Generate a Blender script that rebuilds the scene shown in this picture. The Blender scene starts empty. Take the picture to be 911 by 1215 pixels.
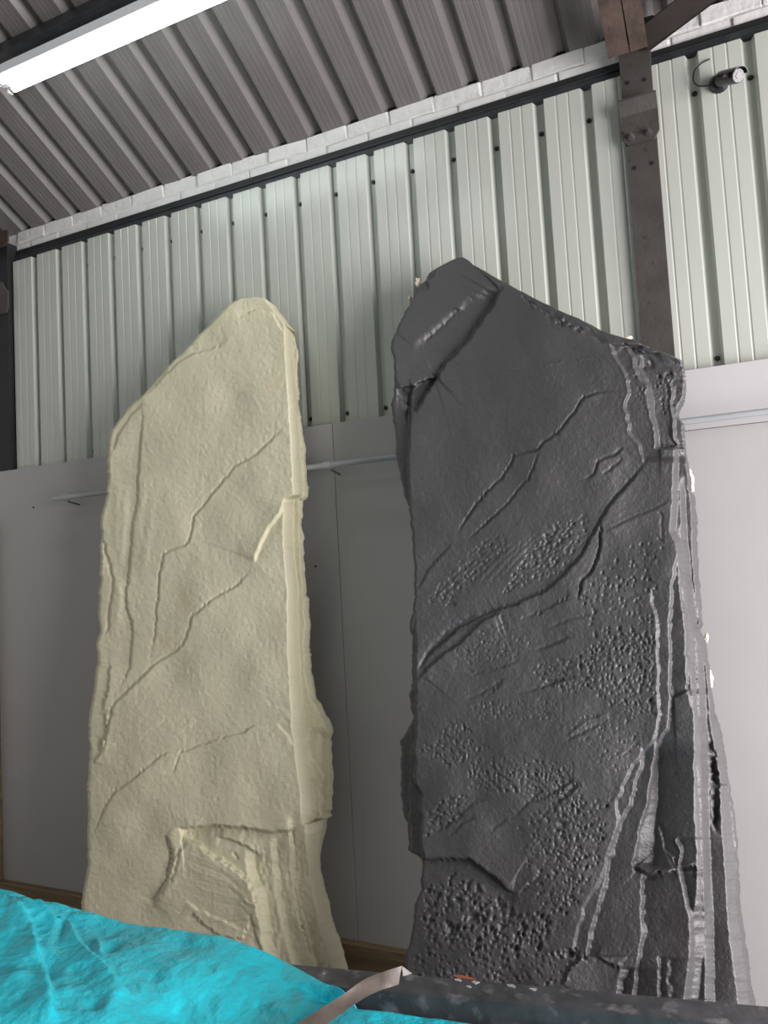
import bpy, bmesh, math, random
import numpy as np
from mathutils import Vector, Matrix

random.seed(7)
scene = bpy.context.scene
COL = scene.collection

# ------------------------------------------------------------------ camera
F_PX = 918.0                                   # focal length in pixels of the 911 x 1215 frame
YAW, PITCH, ROLL = 0.4355, 0.0712, -0.0541
CAM = np.array([3.855, -3.211, 1.808])
def cam_axes():
    cy, sy, cp, sp = math.cos(YAW), math.sin(YAW), math.cos(PITCH), math.sin(PITCH)
    f = np.array([-sy*cp, cy*cp, sp]); r = np.array([cy, sy, 0.0]); u = np.cross(r, f)
    c, s = math.cos(ROLL), math.sin(ROLL)
    return np.array([c*r + s*u, -s*r + c*u, f])
AX = cam_axes()
cd = bpy.data.cameras.new('camera'); cam = bpy.data.objects.new('camera', cd); COL.objects.link(cam)
cd.sensor_fit = 'VERTICAL'; cd.sensor_height = 36.0; cd.sensor_width = 27.0
cd.lens = F_PX/1215*36.0; cd.clip_start = 0.02
m3 = Matrix((AX[0], AX[1], -AX[2])).transposed()
cam.matrix_world = Matrix.Translation(Vector(CAM)) @ m3.to_4x4()
scene.camera = cam

# ------------------------------------------------------------------ light and exposure
world = bpy.data.worlds.new('world'); scene.world = world; world.use_nodes = True
bg = world.node_tree.nodes['Background']; bg.inputs[0].default_value = (0.75, 0.85, 1.0, 1); bg.inputs[1].default_value = 0.6
scene.view_settings.view_transform = 'Standard'; scene.view_settings.look = 'None'
scene.view_settings.exposure = -0.52; scene.view_settings.gamma = 1.0; scene.view_settings.use_curve_mapping = False
TUBE = 19.0                                     # radiance of the fluorescent tubes
def area(name, loc, rot, sx, sy, power, col):
    l = bpy.data.lights.new(name, 'AREA'); l.shape = 'RECTANGLE'; l.size = sx; l.size_y = sy; l.energy = power; l.color = col
    o = bpy.data.objects.new(name, l); COL.objects.link(o); o.location = loc; o.rotation_euler = rot
    return o
# daylight through the doorway in the right-hand wall
area('doorway_daylight', (6.78, -2.05, 1.60), (0, math.radians(90), 0), 3.1, 3.0, 690, (1.0, 0.945, 0.95))

# ------------------------------------------------------------------ pixel helpers for surveyed points
def ray(px, py):
    px = np.asarray(px, float); py = np.asarray(py, float)
    return ((px-455.5)/F_PX)[..., None]*AX[0] - ((py-607.5)/F_PX)[..., None]*AX[1] + AX[2]
def hit(px, py, n, d):                          # ray with plane n.x = d
    r = ray(px, py); n = np.asarray(n, float)
    t = (d - CAM@n)/(r@n)
    return CAM + np.asarray(t)[..., None]*r
def project(P):
    d = (np.asarray(P)-CAM)@AX.T
    return 455.5+F_PX*d[..., 0]/d[..., 2], 607.5-F_PX*d[..., 1]/d[..., 2]

# ------------------------------------------------------------------ materials
def mat(name, base, rough=0.6, metal=0.0, var=0.0, vscale=8.0, bump=0.0, bscale=60.0, stretch=(1, 1, 1), col2=None,
        c2scale=3.0, c2lo=0.5, c2hi=0.7, bdist=0.01, spec=None, trans=0.0, detail=6.0, alpha=1.0):
    m = bpy.data.materials.new(name); m.use_nodes = True
    nt = m.node_tree; n = nt.nodes; L = nt.links; b = n['Principled BSDF']
    b.inputs['Roughness'].default_value = rough; b.inputs['Metallic'].default_value = metal
    if spec is not None: b.inputs['Specular IOR Level'].default_value = spec
    if trans: b.inputs['Transmission Weight'].default_value = trans
    if alpha < 1: b.inputs['Alpha'].default_value = alpha
    tc = n.new('ShaderNodeTexCoord'); mp = n.new('ShaderNodeMapping'); mp.inputs['Scale'].default_value = stretch
    L.new(tc.outputs['Object'], mp.inputs['Vector'])
    rgb = (*base, 1.0)
    out = None
    if var > 0 or col2:
        nz = n.new('ShaderNodeTexNoise'); nz.inputs['Scale'].default_value = vscale; nz.inputs['Detail'].default_value = detail
        L.new(mp.outputs['Vector'], nz.inputs['Vector'])
        rp = n.new('ShaderNodeValToRGB'); L.new(nz.outputs['Fac'], rp.inputs['Fac'])
        rp.color_ramp.elements[0].position = 0.3; rp.color_ramp.elements[1].position = 0.7
        rp.color_ramp.elements[0].color = tuple(c*(1-var) for c in base)+(1,)
        rp.color_ramp.elements[1].color = tuple(min(1, c*(1+var)) for c in base)+(1,)
        out = rp.outputs['Color']
        if col2:
            nz2 = n.new('ShaderNodeTexNoise'); nz2.inputs['Scale'].default_value = c2scale; nz2.inputs['Detail'].default_value = 8.0
            L.new(mp.outputs['Vector'], nz2.inputs['Vector'])
            r2 = n.new('ShaderNodeValToRGB'); r2.color_ramp.elements[0].position = c2lo; r2.color_ramp.elements[1].position = c2hi
            L.new(nz2.outputs['Fac'], r2.inputs['Fac'])
            mx = n.new('ShaderNodeMixRGB'); L.new(r2.outputs['Color'], mx.inputs['Fac']); L.new(out, mx.inputs['Color1'])
            mx.inputs['Color2'].default_value = (*col2, 1); out = mx.outputs['Color']
        L.new(out, b.inputs['Base Color'])
    else:
        b.inputs['Base Color'].default_value = rgb
    if bump > 0:
        nb = n.new('ShaderNodeTexNoise'); nb.inputs['Scale'].default_value = bscale; nb.inputs['Detail'].default_value = 5.0
        L.new(mp.outputs['Vector'], nb.inputs['Vector'])
        bp = n.new('ShaderNodeBump'); bp.inputs['Strength'].default_value = bump; bp.inputs['Distance'].default_value = bdist
        L.new(nb.outputs['Fac'], bp.inputs['Height']); L.new(bp.outputs['Normal'], b.inputs['Normal'])
    return m
def emit(name, col, s):
    m = bpy.data.materials.new(name); m.use_nodes = True; nt = m.node_tree; nt.nodes.clear()
    e = nt.nodes.new('ShaderNodeEmission'); e.inputs[0].default_value = (*col, 1); e.inputs[1].default_value = s
    o = nt.nodes.new('ShaderNodeOutputMaterial'); nt.links.new(e.outputs[0], o.inputs[0]); return m
M = {}
M['cladding'] = mat('cladding_paint', (0.45, 0.472, 0.43), rough=0.25, spec=0.8, var=0.03, vscale=5, bump=0.05, bscale=7, bdist=0.02, stretch=(1, 1, .25))
M['roof'] = mat('roof_sheet_coat', (0.145, 0.137, 0.134), rough=0.42, var=0.10, vscale=6, stretch=(3, .6, .6), bump=0.05, bscale=12)
M['whitewash'] = mat('painted_brick', (0.64, 0.64, 0.63), rough=0.75, var=0.06, vscale=14, bump=0.6, bscale=22, bdist=0.012)
M['mortar'] = mat('painted_mortar', (0.66, 0.66, 0.65), rough=0.85, var=0.08, vscale=20, bump=0.6, bscale=40)
M['board'] = mat('board_paint', (0.37, 0.368, 0.363), rough=0.45, var=0.03, vscale=3, bump=0.03, bscale=30)
M['board2'] = mat('lighter_board', (0.46, 0.452, 0.46), rough=0.45, var=0.02, vscale=3, bump=0.03, bscale=30)
M['steel_dark'] = mat('steel_dark_paint', (0.035, 0.040, 0.044), rough=0.5, var=0.25, vscale=12, bump=0.1, bscale=40)
M['steel_recess_black'] = mat('black_steel_and_recess', (0.012, 0.012, 0.013), rough=0.6, var=0.2)
M['steel_column'] = mat('steel_grey_brown', (0.052, 0.047, 0.043), rough=0.55, var=0.2, vscale=9, col2=(0.03, 0.022, 0.02), c2scale=26, c2lo=.62, c2hi=.72, bump=0.2, bscale=60)
M['steel_rust'] = mat('steel_red_oxide', (0.060, 0.038, 0.029), rough=0.7, var=0.35, vscale=14, col2=(0.05, 0.032, 0.026), c2scale=8, bump=0.3, bscale=50)
M['steel_brown'] = mat('steel_dark_brown', (0.020, 0.014, 0.011), rough=0.6, var=0.3, vscale=10)
M['bolt'] = mat('bolt_zinc', (0.22, 0.21, 0.20), rough=0.35, metal=0.8, var=.2)
M['screw'] = mat('screw_head', (0.03, 0.03, 0.028), rough=0.4, metal=0.3)
M['hole'] = mat('hole_dark', (0.006, 0.006, 0.006), rough=0.9)
M['timber'] = mat('timber_brown', (0.20, 0.14, 0.075), rough=0.7, var=0.3, vscale=6, stretch=(.6, 4, 6), bump=0.3, bscale=18, col2=(0.09, 0.06, 0.035), c2scale=3)
M['concrete'] = mat('concrete_floor', (0.16, 0.155, 0.15), rough=0.85, var=0.2, vscale=4, bump=0.3, bscale=30)
M['blockwork'] = mat('blockwork_paint', (0.50, 0.49, 0.47), rough=0.8, var=0.08, vscale=6, bump=0.2, bscale=30)
M['pipe'] = mat('pipe_paint', (0.34, 0.355, 0.37), rough=0.35, var=0.05, vscale=10)
M['fixture'] = mat('fixture_enamel', (0.75, 0.77, 0.80), rough=0.35)
M['tube'] = emit('fluorescent_tube', (0.89, 1.0, 0.98), TUBE)
M['cap'] = mat('lampholder', (0.6, 0.6, 0.58), rough=0.4)
M['alu'] = mat('tube_ferrule', (0.6, 0.6, 0.6), rough=0.3, metal=0.9)
M['foam'] = mat('cream_foam', (0.615, 0.585, 0.42), rough=0.85, var=0.05, vscale=5, bump=0.5, bscale=150, bdist=0.004, col2=(0.68, 0.53, 0.31), c2scale=2.2, c2lo=.66, c2hi=.80)
M['slate'] = mat('charcoal_coat', (0.050, 0.0488, 0.0515), rough=0.54, spec=0.9, var=0.10, vscale=6, bump=0.45, bscale=150, bdist=0.004)
M['rawfoam'] = mat('raw_foam', (0.85, 0.78, 0.60), rough=0.9, var=.05, bump=0.3, bscale=80)
M['wrap'] = mat('turquoise_film', (0.018, 0.45, 0.55), rough=0.24, var=0.12, vscale=5, bump=0.6, bscale=45, bdist=0.010, spec=0.5)
M['bench'] = mat('bench_steel', (0.075, 0.075, 0.08), rough=0.45, metal=0.3, var=0.3, vscale=18, col2=(0.24, 0.24, 0.245), c2scale=24, c2lo=.55, c2hi=.75, bump=0.15, bscale=40)
M['drip'] = mat('paint_drip', (0.35, 0.34, 0.33), rough=0.6, var=.2)
M['rustmark'] = mat('rust_mark', (0.25, 0.07, 0.03), rough=0.8, var=.3)
M['strap'] = mat('clear_brown_film', (0.13, 0.105, 0.09), rough=0.35, var=0.25, vscale=20, bump=0.2, bscale=30, trans=0.15)
M['cctv'] = mat('cctv_black', (0.010, 0.010, 0.011), rough=0.28)
M['glass'] = mat('lens_glass', (0.02, 0.02, 0.025), rough=0.05)
M['led'] = mat('led_ring', (0.22, 0.22, 0.23), rough=0.5)

# ------------------------------------------------------------------ mesh helpers
class MB:
    def __init__(s): s.v = []; s.f = []
    def add(s, vs, fs):
        o = len(s.v); s.v += [tuple(map(float, p)) for p in vs]; s.f += [tuple(i+o for i in f) for f in fs]; return s
    def box(s, lo, hi):
        (a, b, c), (d, e, f) = lo, hi
        return s.add([(a, b, c), (d, b, c), (d, e, c), (a, e, c), (a, b, f), (d, b, f), (d, e, f), (a, e, f)],
                     [(3, 2, 1, 0), (4, 5, 6, 7), (0, 1, 5, 4), (1, 2, 6, 5), (2, 3, 7, 6), (3, 0, 4, 7)])
    def obox(s, c, ax, ay, az):                 # oriented box: centre and three half-axis vectors
        c, ax, ay, az = (np.array(q, float) for q in (c, ax, ay, az))
        vs = [c+i*ax+j*ay+k*az for k in (-1, 1) for i, j in ((-1, -1), (1, -1), (1, 1), (-1, 1))]
        return s.add(vs, [(3, 2, 1, 0), (4, 5, 6, 7), (0, 1, 5, 4), (1, 2, 6, 5), (2, 3, 7, 6), (3, 0, 4, 7)])
    def prism(s, poly, d):                      # planar polygon (3D points) extruded by vector d
        n = len(poly); d = np.array(d, float); a = [np.array(p, float) for p in poly]
        return s.add(a+[p+d for p in a], [tuple(range(n))[::-1], tuple(range(n, 2*n))]+[(i, (i+1) % n, n+(i+1) % n, n+i) for i in range(n)])
    def tube(s, pts, r, n=10, cap=True):
        pts = [np.array(p, float) for p in pts]; k = len(pts); rr = r if hasattr(r, '__len__') else [r]*k
        t0 = pts[1]-pts[0]; t0 /= np.linalg.norm(t0); ref = np.array([0, 0, 1.]) if abs(t0[2]) < .9 else np.array([1., 0, 0])
        u = np.cross(t0, ref); u /= np.linalg.norm(u); vs = []
        for i, p in enumerate(pts):
            t = pts[min(i+1, k-1)]-pts[max(i-1, 0)]; t /= np.linalg.norm(t)
            u = u-t*(u@t); u /= np.linalg.norm(u); w = np.cross(t, u)
            vs += [p+rr[i]*(math.cos(a)*u+math.sin(a)*w) for a in (2*math.pi*j/n for j in range(n))]
        fs = [(i*n+j, i*n+(j+1) % n, (i+1)*n+(j+1) % n, (i+1)*n+j) for i in range(k-1) for j in range(n)]
        if cap: fs += [tuple(range(n))[::-1], tuple(range((k-1)*n, k*n))]
        return s.add(vs, fs)
    def build(s, name, m, parent=None, smooth=False, bevel=0.0, kind=None):
        root = parent
        off = Vector((0, 0, 0))
        while root is not None: off += root.location; root = root.parent
        me = bpy.data.meshes.new(name)
        me.from_pydata([(x-off.x, y-off.y, z-off.z) for x, y, z in s.v], [], s.f)
        bm = bmesh.new(); bm.from_mesh(me); bmesh.ops.recalc_face_normals(bm, faces=bm.faces)
        if bevel: bmesh.ops.bevel(bm, geom=list(bm.edges), offset=bevel, segments=1, affect='EDGES')
        bm.to_mesh(me); bm.free()
        if smooth:
            me.shade_smooth()
            if smooth != 'all': me.set_sharp_from_angle(angle=math.radians(40))
        me.materials.append(M[m])
        o = bpy.data.objects.new(name, me); COL.objects.link(o); o.parent = parent
        if kind: o['kind'] = kind
        return o
def tag(o, label, cat, group=None):
    o['label'] = label; o['category'] = cat
    if group: o['group'] = group
    return o
def empty(name, loc, label=None, cat=None, group=None):
    o = bpy.data.objects.new(name, None); COL.objects.link(o); o.location = loc; o.empty_display_size = 0.05
    if label: tag(o, label, cat, group)
    return o
def dup(o, loc=None, parent=None):
    c = o.copy(); COL.objects.link(c)
    if loc is not None: c.location = loc
    c.parent = parent
    return c

# ------------------------------------------------------------------ the room
SL = 0.549                                      # roof slope
CS = 1/math.hypot(1, SL); SN = SL*CS
RZ = 3.945                                      # roof sheet level at the back wall
XL, XR, YF = -1.1, 6.8, -7.0
def roof_pt(x, s, d=0.0):                       # s metres up the slope from the eaves, d metres below the sheet
    return (x, -s*CS - d*SN, RZ + s*SN - d*CS)
o = MB().box((XL-.2, YF-.2, -0.12), (XR+.2, .35, 0)).build('floor', 'concrete', kind='structure')
RIDGE = 3.5/CS
roofbm = MB()
roofbm.prism([roof_pt(XL, -.3, -.05), roof_pt(XL, RIDGE, -.05), roof_pt(XL, RIDGE, -.09), roof_pt(XL, -.3, -.09)], (XR-XL, 0, 0))
zr = RZ+RIDGE*SN
roofbm.prism([(XL, -3.5, zr+.01), (XL, -7.3, zr+.01-3.8*SL), (XL, -7.3, zr+.06-3.8*SL), (XL, -3.5, zr+.09)], (XR-XL, 0, 0))
ceiling = roofbm.build('ceiling', 'roof', kind='structure')
wall_back = MB().box((XL, 0.045, 0), (XR, .30, 3.90)).build('wall_back', 'mortar', kind='structure')
MB().prism([(XL-.2, .3, 0), (XL-.2, -7.2, 0), (XL-.2, -7.2, 3.7), (XL-.2, -3.5, zr), (XL-.2, .3, 3.75)], (.2, 0, 0)).build('wall_left', 'blockwork', kind='structure')
MB().box((XL, YF-.2, 0), (XR, YF, 3.8)).build('wall_front', 'blockwork', kind='structure')
wr = MB()                                       # right wall around its doorway
wr.box((XR, -3.57, 3.17), (XR+.2, -.53, 3.7)); wr.box((XR, -.53, 0), (XR+.2, .3, 3.7)); wr.box((XR, -7.2, 0), (XR+.2, -3.57, 3.7))
wr.prism([(XR, .3, 3.7), (XR, -7.2, 3.7), (XR, -3.5, zr)], (.2, 0, 0))
wr.build('wall_right', 'blockwork', kind='structure')

# box-profile sheet: wide pans towards the room, narrow troughs behind; trough centres every 0.2 m
def profile(i0, n, dep=0.034, ribs=2, g0=.0018, h=.013, fl=.0115):
    pts = [(0.2*i0-.010, dep-.0006)]
    for i in range(n):
        c = 0.2*(i0+i)
        pts += [(c+h, dep-.0006 if i == 0 else dep), (c+h+fl, 0)]
        a, b = c+h+fl, c+.2-h-fl
        for k in range(ribs):
            g = a+(b-a)*(k+1)/(ribs+1)
            pts += [(g-.005, 0), (g-.002, g0), (g+.002, g0), (g+.005, 0)]
        pts += [(b, 0), (c+.2-h, dep)]
    pts += [(0.2*(i0+n)+.012, dep)]
    return pts
def wall_sheet(x0, pts, z0, z1, parent):
    b = MB(); n = len(pts); t = .0012
    vs = []
    for z in (z0, z1):
        vs += [(x0+x, -.034+d, z) for x, d in pts] + [(x0+x, -.034+d+t, z) for x, d in pts]
    fs = []
    for i in range(n-1):
        fs += [(i, i+1, 2*n+i+1, 2*n+i), (n+i+1, n+i, 3*n+i, 3*n+i+1), (i+1, i, n+i, n+i+1), (2*n+i, 2*n+i+1, 3*n+i+1, 3*n+i)]
    fs += [(0, 2*n, 3*n, n), (n-1, 2*n-1, 4*n-1, 3*n-1)]
    b.add(vs, fs)
    return b.build('cladding_sheet', 'cladding', parent)
screw_bm = MB().tube([(0, 0, 0), (0, -.004, 0)], .0105, 10).tube([(0, -.004, 0), (0, -.010, 0)], .0062, 6)
screw_me = None
def screw(x, y, z, parent):
    global screw_me
    if screw_me is None:
        s0 = screw_bm.build('screw', 'screw', None, smooth=True); screw_me = s0.data
        s0.parent = parent; s0.location = (x, y, z); return s0
    s = bpy.data.objects.new('screw', screw_me); COL.objects.link(s); s.parent = parent; s.location = (x, y, z); return s
TOPZ = 3.745
for i0, n, skip in ((-1, 4, ()), (3, 5, ()), (8, 5, ()), (13, 4, ())):
    sh = wall_sheet(0, profile(i0, n), 2.42, TOPZ + random.uniform(-.004, .004), wall_back)
    if i0 == -1: pass
    for k in range(n):
        i = i0+k
        if i < 0: continue
        screw(.2*i, -.001, 3.613+random.uniform(-.006, .006), sh); screw(.2*i, -.001, 2.543+random.uniform(-.006, .006), sh)
# last pans up to the column and the bay to the right of it
p = [(x, d) for x, d in profile(17, 1) if x < 3.56]+[(3.57, 0)]
sh = wall_sheet(0, p, 2.42, TOPZ, wall_back); screw(3.4, -.001, 3.613, sh); screw(3.4, -.001, 2.543, sh)
p = [(3.640, .02), (3.650, 0)]+[q for q in profile(18, 1) if q[0] > 3.66][:-1]+profile(19, 4)[1:]
sh = wall_sheet(0.008, p, 2.42, TOPZ+.003, wall_back)
for i in (19, 20, 21, 22): screw(.2*i+.008, -.001, 3.60, sh); screw(.2*i+.008, -.001, 2.538, sh)
sh = wall_sheet(0.008, profile(23, 5), 2.42, TOPZ, wall_back)
sh = wall_sheet(0.008, profile(28, 5), 2.42, TOPZ, wall_back)

# painted bricks between the cladding rail and the roof
brick_meshes = []
for k in range(5):
    b = bmesh.new(); bmesh.ops.create_cube(b, size=1)
    bmesh.ops.scale(b, vec=(.2205, .10, .0715), verts=b.verts)
    bmesh.ops.bevel(b, geom=list(b.edges), offset=.005, segments=1, affect='EDGES')
    for v in b.verts: v.co += Vector((random.gauss(0, .0018), random.gauss(0, .0022), random.gauss(0, .0018)))
    me = bpy.data.meshes.new('brick'); b.to_mesh(me); b.free(); me.materials.append(M['whitewash']); brick_meshes.append(me)
for row, zc in enumerate((3.758, 3.834, 3.910)):
    x = 0.217+.1125-.225*4 + (.1125 if row % 2 == 1 else 0)+.02
    while x < 6.6:
        if x > -1.0:
            o = bpy.data.objects.new('brick', random.choice(brick_meshes)); COL.objects.link(o); o.parent = wall_back
            o.location = (x, .060+random.uniform(-.004, .004), zc+random.uniform(-.002, .002)); o.rotation_euler = (random.gauss(0, .02), random.gauss(0, .006), random.gauss(0, .016))
        x += .2255

MB().box((-1.0, .0165, 3.72), (6.7, .05, 3.944)).build('mortar_bed', 'mortar', wall_back)
MB().box((-1.05, .03, 3.9405), (6.75, .05, 4.02)).build('eaves_dark_filler', 'hole', ceiling)  # dark filler added to blacken the trough ends and stop light leaking in
# roof sheets
def roof_sheet(i0, n, s0, s1):
    pts = profile(i0, n, .036, 4, .0009, .016, .024); b = MB(); k = len(pts); vs = []
    for s in (s0, s1):
        vs += [roof_pt(x+.1, s, -d) for x, d in pts]+[roof_pt(x+.1, s, -d-.0012) for x, d in pts]
    fs = []
    for i in range(k-1):
        fs += [(i, i+1, 2*k+i+1, 2*k+i), (k+i+1, k+i, 3*k+i, 3*k+i+1), (i+1, i, k+i, k+i+1)]
    b.add(vs, fs); return b.build('roof_sheet', 'roof', ceiling)
for i0 in range(-6, 32, 5): roof_sheet(i0, 5, -.10, RIDGE)

# white boards along the lower wall
def board(x0, x1, z0, z1, m='board', y=-.075):
    return MB().box((x0+.0012, y, z0), (x1-.0012, -.055, z1)).build('wall_board', m, wall_back, bevel=.001)
BT = 2.488
for a, b in ((-.105, .93), (.93, 2.155), (2.155, 3.33)): board(a, b, .12, BT)
board(3.33, 4.55, .12, 2.262); board(4.55, 5.77, .12, 2.262); board(5.77, 6.8, .12, 2.262)
board(3.33, 4.55, 2.264, BT+.006, 'board2'); board(4.55, 5.77, 2.264, BT+.006, 'board2'); board(5.77, 6.8, 2.264, BT+.006, 'board2')  # upper strips in a lighter tone than the boards below
for x, z in ((.20, 2.255), (2.03, 1.83), (.93+.05, 1.1), (1.9, .55), (4.02, 1.25)):
    b_ = screw(x, -.0752, z, wall_back); b_.scale = (.55, .35, .55)
MB().box((-.105, -.055, .1), (6.8, .045, .16)).box((-.105, -.055, 1.2), (6.8, .045, 1.26)).box((-.105, -.055, 2.3), (6.8, .045, 2.36)).build('batten', 'timber', wall_back)
MB().box((-.10, -.115, 0), (6.8, -.076, .165)).build('baseboard_back', 'timber', kind='structure', bevel=.004)
tag(MB().box((-.20, -.14, 0), (-.107, -.045, 2.2)).build('timber_post', 'timber', bevel=.004), 'brown timber post standing in the lower left wall corner', 'post')

# dark cladding rail above the sheets
def rail(x0, x1, label):
    t = empty('cladding_rail', ((x0+x1)/2, 0, 3.70), label, 'rail', 'steel cladding rails')
    MB().box((x0, .0015, 3.66), (x1, .005, 3.792)).build('web', 'steel_dark', t)
    MB().box((x0, .001, 3.792), (x1, .005, 3.826)).build('recess_shade', 'steel_recess_black', t)  # shade of the recess over the rail, put in as a black strip
    MB().box((x0, -.010, 3.789), (x1, .0015, 3.7925)).build('flange', 'steel_dark', t)
rail(-.02, 3.56, 'long dark steel rail between the ribbed wall sheets and the white bricks')
rail(3.642, 6.74, 'dark steel rail above the security camera, right of the steel column')

# steel columns with rafter feet
def bolt_at(parent, c, n, r=.011, h=.02):
    c = np.array(c); n = np.array(n, float)
    b = MB().tube([c, c+n*.004], r*1.5, 14).tube([c+n*.004, c+n*(.004+h*.55)], r, 6).tube([c+n*(.004+h*.55), c+n*(.004+h)], r*.55, 8)
    return b.build('bolt', 'bolt', parent, smooth=True)
def hole_at(parent, c, n, r=.009):
    c = np.array(c); n = np.array(n, float)
    return MB().tube([c-n*.002, c+n*.0006], r, 12).build('hole', 'hole', parent)
def column(x0, x1, label, full, sm='steel_column'):
    yf = -.062
    t = empty('steel_column', ((x0+x1)/2, yf, 0), label, 'column')
    b = MB(); b.box((x0, yf, 0), (x1, yf+.008, 3.86)); b.box((x0, yf+.008, 0), (x0+.008, .04, 3.86)); b.box((x1-.008, yf+.008, 0), (x1, .04, 3.86))
    b.build('shaft', sm, t)
    xc = (x0+x1)/2; N = (0, -1, 0)
    if full:
        for sx, z in ((-.034, 3.690), (.030, 3.683), (-.034, 3.336), (.032, 3.338)): hole_at(t, (xc+sx, yf-.0005, z), N)
    # angle cleat: plate with chamfered lower corners and a lip tilted out at the top
    cl = MB(); y = yf-.012
    w = .072
    cl.prism([(xc-w, y, 3.560), (xc+w, y, 3.560), (xc+w, y, 3.462), (xc+w-.022, y, 3.428), (xc-w+.022, y, 3.428), (xc-w, y, 3.462)], (0, .012, 0))
    cl.prism([(xc-w, y, 3.548), (xc-w, y-.034, 3.594), (xc-w, y-.034, 3.602), (xc-w, y, 3.560)], (2*w, 0, 0))
    c = cl.build('cleat', 'steel_column', t)
    if full:
        for sx in (-.033, .033): bolt_at(c, (xc+sx, y-.0005, 3.458), N, .010, .03)
        for sx in (-.036, .036): hole_at(c, (xc+sx, y-.0215, 3.579), (0, -.8, -.6), .006)
    # gusset plate of the rafter foot, in red oxide
    g = MB(); yg = yf-.014
    g.prism([(xc-.075, yg, 3.935), (xc+.085, yg, 3.925), (xc+.085, yg, 3.86), (xc+.05, yg, 3.835), (xc-.06, yg, 3.835)], (0, .012, 0))
    gp = g.build('gusset_plate', 'steel_rust', t)
    if full:
        for sx, z in ((-.045, 3.885), (.030, 3.892), (-.040, 3.855), (.045, 3.862), (.015, 3.868)): bolt_at(gp, (xc+sx, yg-.0005, z), N, .009, .014)
    # rafter: two angles with a gap, climbing under the roof
    for sx, wd in ((-.048, .040), (.030, .032)):
        a = MB(); A = np.array(roof_pt(xc+sx-.006, .02, .195)); B = np.array(roof_pt(xc+sx-.006, RIDGE-.25, .195))
        d = B-A; d /= np.linalg.norm(d); nn = np.array([0, SN, CS])
        a.obox((A+B)/2, (wd, 0, 0), d*np.linalg.norm(B-A)/2, nn*.004)
        sgn = 1 if sx < 0 else -1
        a.obox((A+B)/2+nn*.036+np.array([sgn*wd*.85, 0, 0]), (.004, 0, 0), d*np.linalg.norm(B-A)/2, nn*.034)
        a.build('rafter', 'steel_rust', t)
    return t
tc = column(3.542, 3.660, 'grey brown steel column with bolted cleat between the two cladding bays', True)
tl = column(-.110, .008, 'dark steel column at the far left end of the wall', False, 'steel_recess_black')
# diagonal brace from the right-hand gusset, along the roof
b = MB(); A = np.array([3.640, -.115, 3.808]); B = np.array([4.54, -.515, 3.948])
d = B-A; Ln = np.linalg.norm(d); d /= Ln; nn = np.array([0, SN, CS]); w = np.cross(d, nn); w /= np.linalg.norm(w); nn = np.cross(w, d)
b.obox((A+B)/2, d*Ln/2, w*.050, nn*.004); b.obox((A+B)/2+nn*.03-w*.046, d*Ln/2, w*.004, nn*.034)
b.build('brace', 'steel_brown', tc)

# purlins and the fluorescent fixtures
def purlin(s, wdt, dep, label):
    b = MB(); nn = np.array([0, -SN, -CS]); ss = np.array([0, -CS, SN])
    A = np.array(roof_pt(2.85, s, 0))
    for c, hw, hd in ((A+nn*dep/2+ss*wdt/2, .004, dep/2), (A+nn*(dep-.004), wdt/2, .004), (A+nn*.006, wdt/2, .004)):
        b.obox(c, (3.9, 0, 0), ss*hw, nn*hd)
    b.obox(A+nn*(dep-.012)-ss*(wdt/2-.003), (3.9, 0, 0), ss*.003, nn*.012)
    return tag(b.build('purlin', 'steel_dark'), label, 'purlin', 'steel roof purlins')
purlin(.845, .06, .115, 'dark steel purlin right above the glowing light fitting')
purlin(1.16, .09, .118, 'dark steel purlin in the top left corner behind the light fitting')

def fixture(x0, y, z, length, label):
    t = empty('light_fitting', (x0+length/2, y, z), label, 'light', 'fluorescent light fittings')
    x1 = x0+length
    MB().box((x0, y-.05, z-.048), (x1, y+.05, z)).build('housing', 'fixture', t, bevel=.004)
    MB().prism([(x0, y-.05, z-.048), (x0, y+.05, z-.048), (x0, y+.012, z-.068), (x0, y-.012, z-.068)], (length, 0, 0)).build('reflector', 'fixture', t)
    for s in (-1, 1):
        tb = MB().tube([(x0+.035, y+s*.034, z-.068), (x1-.035, y+s*.034, z-.068)], .0155, 14).build('tube', 'tube', t, smooth=True)
        for xe, dx in ((x0+.02, .016), (x1-.036, .016)):
            MB().tube([(xe, y+s*.034, z-.068), (xe+dx, y+s*.034, z-.068)], .0158, 14).build('ferrule', 'alu', tb, smooth=True)
        for xe in (x0+.002, x1-.020):
            MB().box((xe, y+s*.034-.013, z-.088), (xe+.018, y+s*.034+.013, z-.036)).build('lampholder', 'cap', t, bevel=.004)
    return t
fixture(.90, -.800, 4.190, 1.55, 'glowing twin tube light fitting under the roof at the upper left')
fixture(.95, -2.20, 4.42, 1.55, 'second twin tube light fitting higher up the roof behind the photographer')
fixture(2.4, -4.9, 4.42, 1.55, 'twin tube light fitting on the far roof slope')

# pipe along the boards
t = empty('wall_pipe', (.46, -.165, 2.28), 'grey horizontal pipe fixed along the white wall boards', 'pipe')
MB().tube([(.455, -.165, 2.277), (6.3, -.165, 2.291)], .0125, 12).build('pipe_run', 'pipe', t, smooth=True)
for x in (.54, 2.17, 4.6):
    z = 2.277+(x-.455)*.0024
    MB().tube([(x-.02, -.165, z), (x+.02, -.165, z)], .017, 12).build('collar', 'pipe', t, smooth=True)
    MB().tube([(x+.01, -.165, z), (x+.012, -.150, z-.022), (x+.012, -.076, z-.036)], .005, 8).build('bracket', 'bolt', t, smooth=True)

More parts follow.
